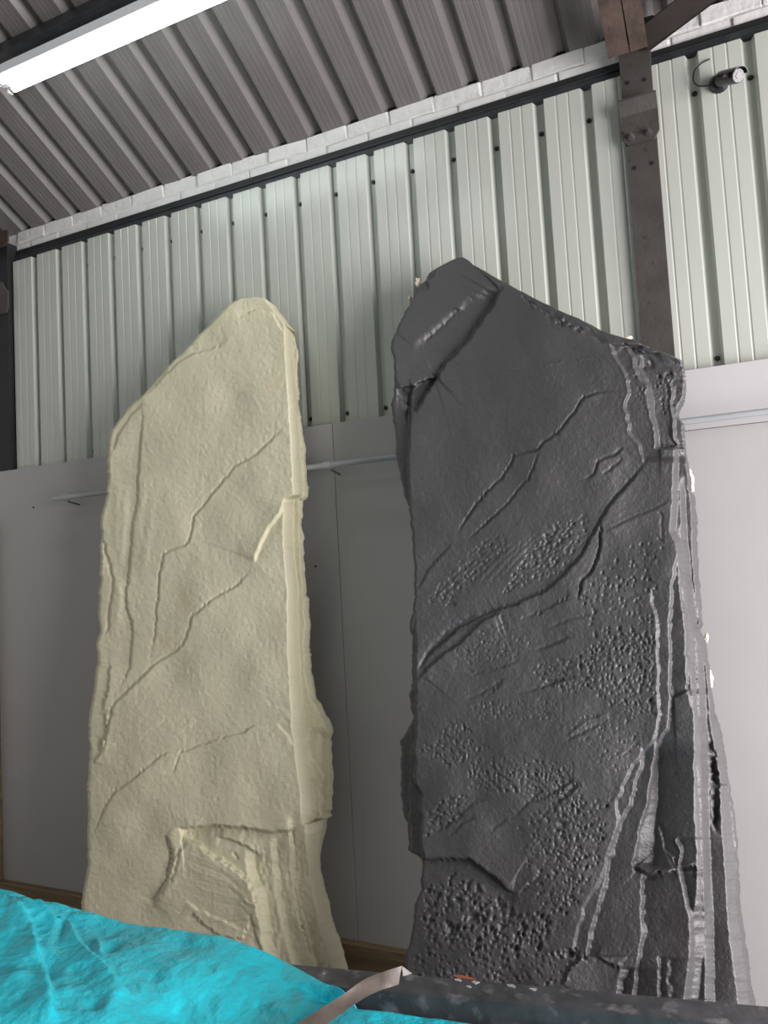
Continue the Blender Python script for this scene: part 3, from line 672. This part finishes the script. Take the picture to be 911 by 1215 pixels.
K5 = T4((550, 40), (460, 150), (400, 220), (335, 290), (300, 360), (240, 460), (200, 540), (120, 620), (60, 680), (0, 720))+T3((700, 900), (620, 940))+T5((520, 100), (420, 150), (340, 190), (250, 270), (180, 340), (135, 430))
f.line(K5, up=-.010, dn=.005, wu=20, wd=20, groove=.008, gw=1.5, jit=.5, tap=(.03, .05), edge=2.0)
f.line(T4((300, 370), (300, 440), (292, 520), (265, 600), (205, 660), (190, 765)), up=-.006, dn=.004, wu=9, wd=10, groove=.010, gw=1.3, jit=.6)
f.line(T4((640, 260), (560, 310), (460, 345), (380, 390), (320, 415)), up=-.001, dn=.004, wu=8, wd=9, groove=.002, gw=1.6, jit=.4)
f.line(T4((575, 310), (600, 330), (600, 480)), groove=.003, gw=1.5, jit=.8)
f.line(T5((670, 130), (620, 120), (560, 126)), dn=.004, wd=5, wu=5, jit=.5)
f.line(T5((570, 105), (480, 140), (430, 185), (350, 265), (270, 320), (190, 390), (140, 455)), up=-.008, dn=.008, wu=12, wd=30, jit=.6, edge=1.5, tap=(.05, .04))
f.line(T5((440, 120), (310, 190), (210, 290), (150, 400)), groove=.006, gw=2.2, jit=.5)
f.line(T5((560, 100), (400, 175), (300, 225), (220, 320)), groove=.004, gw=1.6, jit=.5)
f.line(T5((905, 35), (800, 80), (740, 115), (680, 132)), up=-.004, dn=.003, wu=8, wd=8, groove=.003, jit=.8)
for P in (T5((911, 230), (790, 275), (690, 300)), T5((911, 425), (800, 460), (700, 500), (620, 510)), T5((660, 340), (560, 380), (430, 410), (350, 400)), T5((580, 430), (480, 500), (380, 545)), T5((570, 450), (530, 480), (490, 520)),
          T6((140, 60), (70, 95), (0, 120)), T6((180, 250), (90, 270), (0, 305)), T6((330, 455), (230, 500), (110, 555)), T6((190, 735), (100, 830), (20, 860)), T6((170, 730), (60, 800)), T4((260, 825), (150, 850), (50, 890)),
          T7((200, 320), (300, 265), (400, 170), (480, 150)), T7((280, 330), (350, 270), (420, 235)), T7((480, 300), (560, 250)), T7((911, 70), (830, 150), (700, 250)), T7((870, 60), (760, 130), (650, 180)), T7((590, 240), (700, 130), (720, 100))):
    f.line(P, up=-.002, dn=.002, wu=8, wd=6, groove=.0035, gw=1.7, jit=.6, tap=(.2, .2))
f.line(T6((120, 530), (230, 450), (330, 420)), dn=.003, wd=10, wu=6, jit=.5, groove=-.001)
f.line(T7((70, 440), (168, 436), (250, 432), (380, 435), (440, 475), (510, 530), (570, 585), (620, 600)), up=.016, dn=-.014, wu=26, wd=22, groove=.004, gw=1.8, jit=.6, tap=(0, .15))
f.line(T7((605, 605), (660, 550), (730, 500)), up=.006, dn=-.004, wu=9, wd=8, groove=.004, gw=1.4, jit=.5, tap=(.3, .3))
for (x, y), r_, h_ in ((T7((400, 705))[0], 7, .016), (T7((300, 765))[0], 6, .012), (T7((580, 700))[0], 4, .008), (T7((820, 270))[0], 4, .008), (T7((860, 880))[0], 5, .012), (T8((60, 730))[0], 5, .012)):
    f.bump(x, y, r_, r_*.7, -h_)
# stepped strata down the right side
up_v1 = T4((545, 760), (572, 830), (572, 940)); v1 = up_v1+T6((548, 0), (548, 170), (552, 280), (555, 430), (545, 500), (520, 570), (475, 610), (430, 670), (400, 740), (360, 830))+T8((262, 60), (255, 190), (225, 290), (190, 400), (165, 440), (120, 520), (100, 590), (75, 680))
f.terrace(v1, .012, w=2.6, jit=.45, fade=(20, 30), decay=60)
v2 = T4((680, 500), (662, 590), (645, 690), (632, 860))+T6((605, 10), (610, 100), (605, 250), (610, 340), (602, 430), (600, 490), (560, 545), (530, 660), (500, 860))+T8((370, 140), (328, 340))
f.terrace(v2, .020, w=3.0, jit=.45, fade=(30, 14), decay=45)
f.terrace(T6((540, 640), (530, 700), (502, 860))+T8((372, 140), (330, 340)), .040, w=[4, 24], jit=.4, fade=(30, 10), decay=40)
f.terrace(T6((470, 660), (450, 740), (420, 860))+T8((300, 110), (245, 235), (215, 380), (175, 530), (140, 640), (130, 735)), .020, w=4.0, jit=.5, fade=(30, 5), decay=60)
v3 = T4((680, 590), (690, 700), (705, 850))+T6((680, 0), (685, 150), (687, 300))
f.terrace(v3, .022, w=3.5, jit=.4, fade=(30, 10), decay=30)
f.line(T6((622, 345), (660, 330), (705, 312)), up=-.008, dn=.014, wu=10, wd=30, jit=.6, tap=(.02, .02))
v3b = T4((660, 40), (655, 200), (640, 420), (668, 480), (690, 600), (705, 740), (720, 900))+T6((700, 200), (712, 320), (722, 430), (726, 600), (726, 860))+T8((592, 40), (597, 200), (606, 350), (600, 480), (585, 590), (580, 720), (556, 870), (550, 930))+[(805, 1250)]
f.terrace(v3b, .060, w=[6, 18], jit=.35, fade=(20, 1))
f.terrace(T4((690, 250), (700, 450), (715, 600), (735, 800))+T6((738, 100), (752, 400), (760, 700))+T8((622, 0), (628, 300), (640, 640), (640, 930))+[(842, 1250)], .055, w=[6, 12], jit=.3, fade=(30, 1))
f.line(T6((730, 160), (738, 330), (752, 470), (762, 560)), groove=.012, gw=1.8, jit=.8)
f.line(T6((728, 620), (755, 871))+T8((615, 60), (622, 300), (628, 640)), groove=.008, gw=1.3, jit=.5)
f.line(T4((700, 380), (705, 470)), groove=.01, gw=1.5); f.line(T4((770, 780), (775, 900)), groove=.012, gw=1.6)
f.line(T6((800, 505), (812, 620), (825, 740), (830, 870))+T8((688, 0), (690, 110), (684, 220)), groove=.028, gw=2.6, jit=1.2, tap=(.1, .1))
f.terrace(T6((800, 420), (815, 560), (840, 760))+T8((706, 0), (722, 300), (738, 600), (782, 940))+[(893, 1250)], .070, w=[9, 20], jit=.3, fade=(20, 1))
f.terrace(T4((722, 90), (745, 300), (752, 560), (770, 800))+T6((757, 60), (790, 280), (800, 400)), .040, w=5, jit=.3, fade=(8, 20))
# lower terraces
f.terrace(T8((365, 400), (360, 560), (365, 650), (345, 770), (330, 900), (322, 990)), .020, w=4.0, jit=.4, fade=(6, 1), decay=40)
f.terrace(T8((525, 375), (545, 460), (572, 590), (575, 720), (556, 870), (550, 930)), .026, w=[4, 8], jit=.4, fade=(6, 1), decay=16)
f.line(T8((340, 345), (375, 390), (470, 385), (520, 360)), up=.014, dn=-.014, wu=10, wd=12, jit=1.4)
f.line(T8((440, 170), (468, 285), (500, 310), (520, 360)), up=-.004, dn=.006, wu=6, wd=8, groove=.002, jit=.8)
f.terrace(T8((515, 240), (530, 285), (525, 370)), .016, w=3, jit=.6, fade=(3, 3), decay=30, ledge=.006)
f.bump(*T8((570, 345))[0], 9, 3, .014); f.line(T8((530, 370), (590, 350), (600, 420)), dn=-.008, wd=7, jit=.8)
f.terrace(T8((272, 800), (262, 860), (252, 930)), .022, w=6, jit=.4, fade=(3, 1), decay=14)
f.line(T8((165, 740), (220, 770), (275, 803)), up=.012, dn=-.006, wu=8, wd=9, jit=1.0)
f.terrace(T8((437, 750), (436, 920)), .014, w=3, jit=.4, fade=(3, 1), decay=12); f.terrace(T8((470, 760), (480, 920)), .008, w=5, jit=.4, fade=(3, 1), decay=14)
f.line(T8((355, 765), (390, 770), (440, 755)), up=.004, dn=.006, wu=4, wd=5, jit=1.0)
f.line(T8((20, 870), (60, 790), (130, 735)), up=-.004, dn=.008, wu=6, wd=7, jit=1.2, groove=-.002)
f.pits(T8((20, 700), (100, 700), (130, 760), (40, 800)), 18, (1.5, 3), (.004, .01), lump=.4)
# pitted areas
st = -.62
f.pits(T3((180, 930), (330, 760), (450, 640), (560, 590), (590, 660), (420, 830), (330, 952)), 300, (.9, 1.5), (.002, .005), ang=st, asp=1.8)
f.pits(T3((560, 890), (680, 680), (820, 550), (911, 530), (911, 760), (760, 820)), 320, (.9, 1.6), (.002, .006), ang=st, asp=1.9)
f.pits(T4((0, 610), (0, 400), (240, 330), (235, 450), (120, 570)), 150, (.9, 1.6), (.002, .006), ang=st, asp=1.9)
for k in range(9): f.line(T3((200+60*k, 930-20*k), (330+60*k, 800-22*k), (470+55*k, 690-20*k)), groove=.002, gw=1.2, jit=.8)
f.pits(T4((230, 800), (200, 720), (330, 600), (480, 450), (600, 450), (610, 540), (560, 740), (560, 952), (270, 952)), 170, (1.0, 2.2), (.003, .009), ang=-1.0, asp=1.3, lump=.1)
f.pits(T6((170, 150), (330, 60), (540, 10), (545, 430), (440, 420), (330, 380), (200, 280)), 330, (1.0, 2.2), (.003, .009), ang=-1.0, asp=1.3, lump=.1)
f.pits(T6((30, 220), (330, 60), (340, 330), (100, 330)), 170, (.9, 1.7), (.002, .005), ang=st, asp=1.4)
f.pits(T6((60, 450), (540, 400), (480, 590), (400, 700), (250, 640)), 160, (.9, 1.7), (.002, .005), ang=st, asp=1.3)
f.pits(T5((330, 260), (560, 150), (720, 280), (640, 330), (340, 370)), 220, (.9, 1.4), (.0015, .004), ang=st, asp=1.5)
f.pits(T5((690, 380), (911, 320), (911, 500), (800, 480)), 110, (1.0, 1.8), (.002, .006), ang=st, asp=1.4)
f.pits(T5((150, 800), (300, 640), (400, 660), (420, 760), (520, 760), (300, 880)), 230, (1.0, 1.9), (.002, .006), lump=.22)
f.pits(T5((400, 560), (860, 520), (860, 640), (420, 640)), 150, (.9, 1.7), (.002, .005))
f.pits(T5((400, 820), (911, 840), (911, 952), (400, 952))+[], 230, (1.0, 1.9), (.002, .006), lump=.22)
f.pits(T7((380, 110), (430, 20), (700, 10), (911, 60), (911, 200), (600, 120)), 260, (1.0, 1.9), (.002, .007), lump=.22)
f.pits(T7((180, 330), (190, 200), (330, 120), (430, 170), (300, 280)), 130, (1.0, 2.0), (.002, .006), ang=st, asp=1.5, lump=.22)
f.pits(T7((600, 260), (911, 100), (911, 640), (720, 700), (640, 400)), 240, (1.0, 2.2), (.002, .008), ang=-1.0, asp=1.3)
f.pits(T7((180, 560), (330, 490), (460, 580), (600, 680), (800, 670), (720, 860), (560, 900), (400, 850), (150, 810)), 330, (1.5, 3.0), (.004, .011), ang=-1.2, asp=1.25, lump=.22)
f.pits(T7((140, 830), (560, 830), (860, 860), (800, 1040), (120, 990)), 170, (1.2, 2.6), (.003, .008), lump=.35)
f.pits(T8((0, 100), (240, 60), (200, 300), (100, 480), (0, 640)), 210, (1.0, 2.2), (.002, .008), ang=-1.0, asp=1.3)
f.pits([(500, 350), (640, 380), (740, 420), (740, 560), (640, 640), (520, 640), (500, 480)], 420, (.9, 1.6), (.0004, .0014))
f.pits(T8((150, 350), (520, 420), (540, 900), (300, 900), (160, 700)), 260, (.9, 1.7), (.0006, .002))
rows = np.concatenate([np.arange(305.5, 1212, 1.0), np.arange(1212, 1460, 6.0)])
troot = empty('rock_panel', (3.3, -.9, 0), 'tall charcoal painted rock slab with pitted face and stepped right edge', 'rock slab', 'carved rock slabs')
slab('stone_body', 'slate', f, dl, dr, rows, 410, -.99, .245, (.13, .42), (3.5, 3), troot, 22, ejit=.6)
nD = np.array([0, -1, .245]); nD /= np.linalg.norm(nD)
def foam_bit(px, py, h, sx, sy, seed):
    c = hit(px, py, nD, np.array([0, -.99, 0])@nD+h); r = np.random.default_rng(seed)
    b = bmesh.new(); bmesh.ops.create_icosphere(b, subdivisions=3, radius=1)
    for v in b.verts:
        k = 1+.22*math.sin(5*v.co.x+seed)*math.cos(6*v.co.z+2*seed)+r.normal(0, .05)
        v.co = Vector((v.co.x*sx*k, v.co.y*.016*k, v.co.z*sy*k))
    me = bpy.data.meshes.new('exposed_foam'); b.to_mesh(me); b.free(); me.materials.append(M['rawfoam'])
    o = bpy.data.objects.new('exposed_foam', me); COL.objects.link(o); o.parent = troot; o.location = Vector(c)-troot.location
    o['label'] = 'unpainted cream foam showing at the edge'
for args in ((819, 571, -.22, .012, .045, 1), (838, 757, -.30, .007, .016, 2), (842, 806, -.30, .010, .036, 3), (496, 336, -.045, .012, .022, 4), (487, 356, -.045, .007, .018, 5), (745, 401, -.10, .016, .006, 6), (811, 447, -.13, .005, .020, 7), (889, 1186, -.36, .010, .012, 8)):
    foam_bit(*args)

# ------------------------------------------------------------------ bench with steel rim
P0 = np.array([2.729, -1.551]); eu = np.array([.9857, .1685]); ev = np.array([.1685, -.9857])
def bp(u, v, z): q = P0+eu*u+ev*v; return (q[0], q[1], z)
def bbox_uv(b, u0, u1, v0, v1, z0, z1):
    c = np.array(bp((u0+u1)/2, (v0+v1)/2, (z0+z1)/2)); b.obox(c, (*(eu*(u1-u0)/2), 0), (*(ev*(v1-v0)/2), 0), (0, 0, (z1-z0)/2)); return b
q = bp(.3, .6, 0)
bench = empty('steel_bench', q, 'dark steel bench tray with a scuffed rim in front of the rock slabs', 'bench')
U0, U1, V1 = -1.25, 1.65, 1.05
rb = MB(); bbox_uv(rb, U0, U1, 0, .078, .842, .85); bbox_uv(rb, U0, U1, .070, .078, .70, .842); bbox_uv(rb, U0, U1, 0, .006, .80, .842)
rb.build('rim', 'bench', bench)
rb = MB(); bbox_uv(rb, U0, U1, V1, V1+.078, .842, .85); bbox_uv(rb, U0, U1, V1, V1+.008, .70, .842); rb.build('rim', 'bench', bench)
for u in (U0, U1-.06):
    rb = MB(); bbox_uv(rb, u, u+.06, .078, V1, .842, .85); bbox_uv(rb, u if u > 0 else u+.052, u+.008 if u > 0 else u+.06, .078, V1, .70, .842); rb.build('rim', 'bench', bench)
rb = MB(); bbox_uv(rb, U0, U1, .07, V1+.01, .692, .70); rb.build('tray_bed', 'bench', bench)
for u in (U0+.04, U1-.09):
    for v in (.03, V1-.01):
        rb = MB(); bbox_uv(rb, u, u+.05, v, v+.05, 0, .692 if v > .05 else .80); rb.build('leg', 'bench', bench)
for (px, py), s_ in zip(((384, 1155), (543, 1163), (564, 1166), (556, 1171), (606, 1170), (632, 1174)), (.004, .008, .009, .006, .010, .009)):
    c = hit(px, py, (0, 0, 1), .85); b = MB(); k = 9
    b.prism([c+np.array([s_*(1+.3*math.sin(3*i+px))*math.cos(2*math.pi*i/k), s_*.6*(1+.3*math.cos(2*i+px))*math.sin(2*math.pi*i/k), 0]) for i in range(k)], (0, 0, .0012)); b.build('paint_spot', 'drip', bench)
b = MB(); k = 14; c = hit(551, 1160, (0, 0, 1), .85)
b.prism([c+np.array([.028*math.cos(2*math.pi*i/k), .006*math.sin(2*math.pi*i/k)*(1+.3*math.sin(5*i)), 0]) for i in range(k)], (0, 0, .0008)); b.build('rust_spot', 'rustmark', bench)

# ------------------------------------------------------------------ turquoise film over the bench
g = Field(-120, 1030, 1000, 1420); sh = g.H.shape
g.H += .008*noise(sh, 120, 60, 51)+.004*noise(sh, 42, 24, 52)+.0016*noise(sh, 16, 9, 53)+.0005*noise(sh, 6, 4, 54)
B1 = lambda *p: T(0, 1040, .2525, *p)
g.line(B1((-160, 40), (0, 110), (60, 130), (110, 170), (160, 260), (190, 380), (230, 500), (250, 620), (260, 760)), up=0, dn=.024, wu=10, wd=40, jit=.6, edge=3, tap=(0, .1))
g.line(B1((30, 70), (120, 110), (200, 130), (270, 200), (300, 178), (350, 240), (380, 310), (420, 370), (480, 430), (560, 530), (640, 600)), up=-.003, dn=.020, wu=10, wd=22, jit=.6, edge=2.5, tap=(.1, .12))
g.bump(*B1((465, 330))[0], 4, 12, .014, -.3); g.bump(*B1((520, 330))[0], 7, 6, -.012)
g.bump(*B1((440, 640))[0], 12, 6, -.015); g.bump(*B1((80, 500))[0], 22, 10, .012); g.bump(*B1((310, 560))[0], 22, 7, .008)
g.bump(*B1((290, 240))[0], 5, 14, -.010, .3)
nu, nv = 420, 170
uu = np.linspace(-1.2, 1.55, nu); tv = np.linspace(0, 1, nv)**1.35
U, TV = np.meshgrid(uu, tv)
s_ = smooth((U+.05)/.30)
V0 = np.interp(U, [-.35, -.12, 0, .15, .27, .6, 1.1, 1.6], [-.1, -.08, -.012, .078, .102, .106, .09, .09]); V = V0+(.98-V0)*TV
zl = np.interp(U, [-1.3, -1.0, -.80, -.55, -.25, 0.0, .3], [1.02, 1.01, .985, .945, .895, .866, .855])
zl = zl + .03*smooth((V-.05)/.5)*smooth((-U+.1)/.5) - .16*smooth((-V)/.085)**1.3
zrg = .800+.045*smooth((V-V0)/.07)+.012*np.sin(4.3*U+.6)*smooth((V-V0)/.06)+.03*smooth((V-.2)/.6)
Z = zl*(1-s_)+zrg*s_
PXY = P0[None, None]+eu*U[..., None]+ev*V[..., None]
base = np.concatenate([PXY, Z[..., None]], -1); pxx, pyy = project(base)
Z = Z+g.at(pxx, pyy)*np.clip(.25+.75*smooth((.55-U)/.5), 0, 1)
zf = .855-.14*np.maximum(smooth((-.006-V)/.03), smooth((V-.084)/.03)); Z = np.maximum(Z, zf)
b = MB()
top = np.concatenate([PXY, Z[..., None]], -1).reshape(-1, 3); bot = top-np.array([0, 0, .0025])
N = nu*nv; idx = np.arange(N).reshape(nv, nu)
fs = [(int(idx[i, j]), int(idx[i, j+1]), int(idx[i+1, j+1]), int(idx[i+1, j])) for i in range(nv-1) for j in range(nu-1)]
fs2 = [tuple(N+k for k in q[::-1]) for q in fs]
edge = list(idx[0])+list(idx[1:, -1])+list(idx[-1, :-1][::-1])+list(idx[1:-1, 0][::-1])
fe = [(int(edge[i]), int(edge[(i+1) % len(edge)]), int(N+edge[(i+1) % len(edge)]), int(N+edge[i])) for i in range(len(edge))]
b.add(np.concatenate([top, bot]), fs+fs2+fe)
tag(b.build('plastic_sheet', 'wrap', None, smooth='all'), 'crumpled turquoise plastic sheet heaped over the steel bench', 'plastic sheet')

# ------------------------------------------------------------------ clear brown strap lying over sheet and rim
ua = smooth_path([hit(x, y, (0, 0, 1), z) for x, y, z in ((318, 1240, .868), (352, 1215, .873), (404, 1182, .888), (431, 1163, .900), (455, 1153, .904), (477, 1146, .902))], 6)
la = smooth_path([hit(x, y, (0, 0, 1), z) for x, y, z in ((354, 1242, .862), (388, 1215, .867), (431, 1185, .876), (452, 1175, .880), (464, 1171, .880), (473, 1168, .876))], 6)
b = MB(); wv = []; k = len(ua)
for i in range(k):
    p_, q_ = ua[i], la[i]; d = ua[min(i+1, k-1)]-ua[max(i-1, 0)]; nrm = np.cross(d, q_-p_); nrm /= np.linalg.norm(nrm)
    if nrm[2] < 0: nrm = -nrm
    mid = (p_+q_)/2+nrm*.004*math.sin(i*.35); t_ = nrm*.0006
    wv += [p_+t_, mid+t_, q_+t_, q_-t_, mid-t_, p_-t_]
fs = [(i*6+j, i*6+(j+1) % 6, (i+1)*6+(j+1) % 6, (i+1)*6+j) for i in range(k-1) for j in range(6)]+[tuple(range(6)), tuple(range((k-1)*6, k*6))]
b.add(wv, fs)
tip = [hit(477, 1146, (0, 0, 1), .902), hit(489, 1155, (0, 0, 1), .880), hit(478, 1158, (0, 0, 1), .884)]
b.prism(tip, (0.0004, -.0012, 0.0))
st_o = b.build('plastic_strap', 'strap', None, smooth=True)
tag(st_o, 'loose brown clear plastic strap lying across the turquoise sheet and bench rim', 'strap')
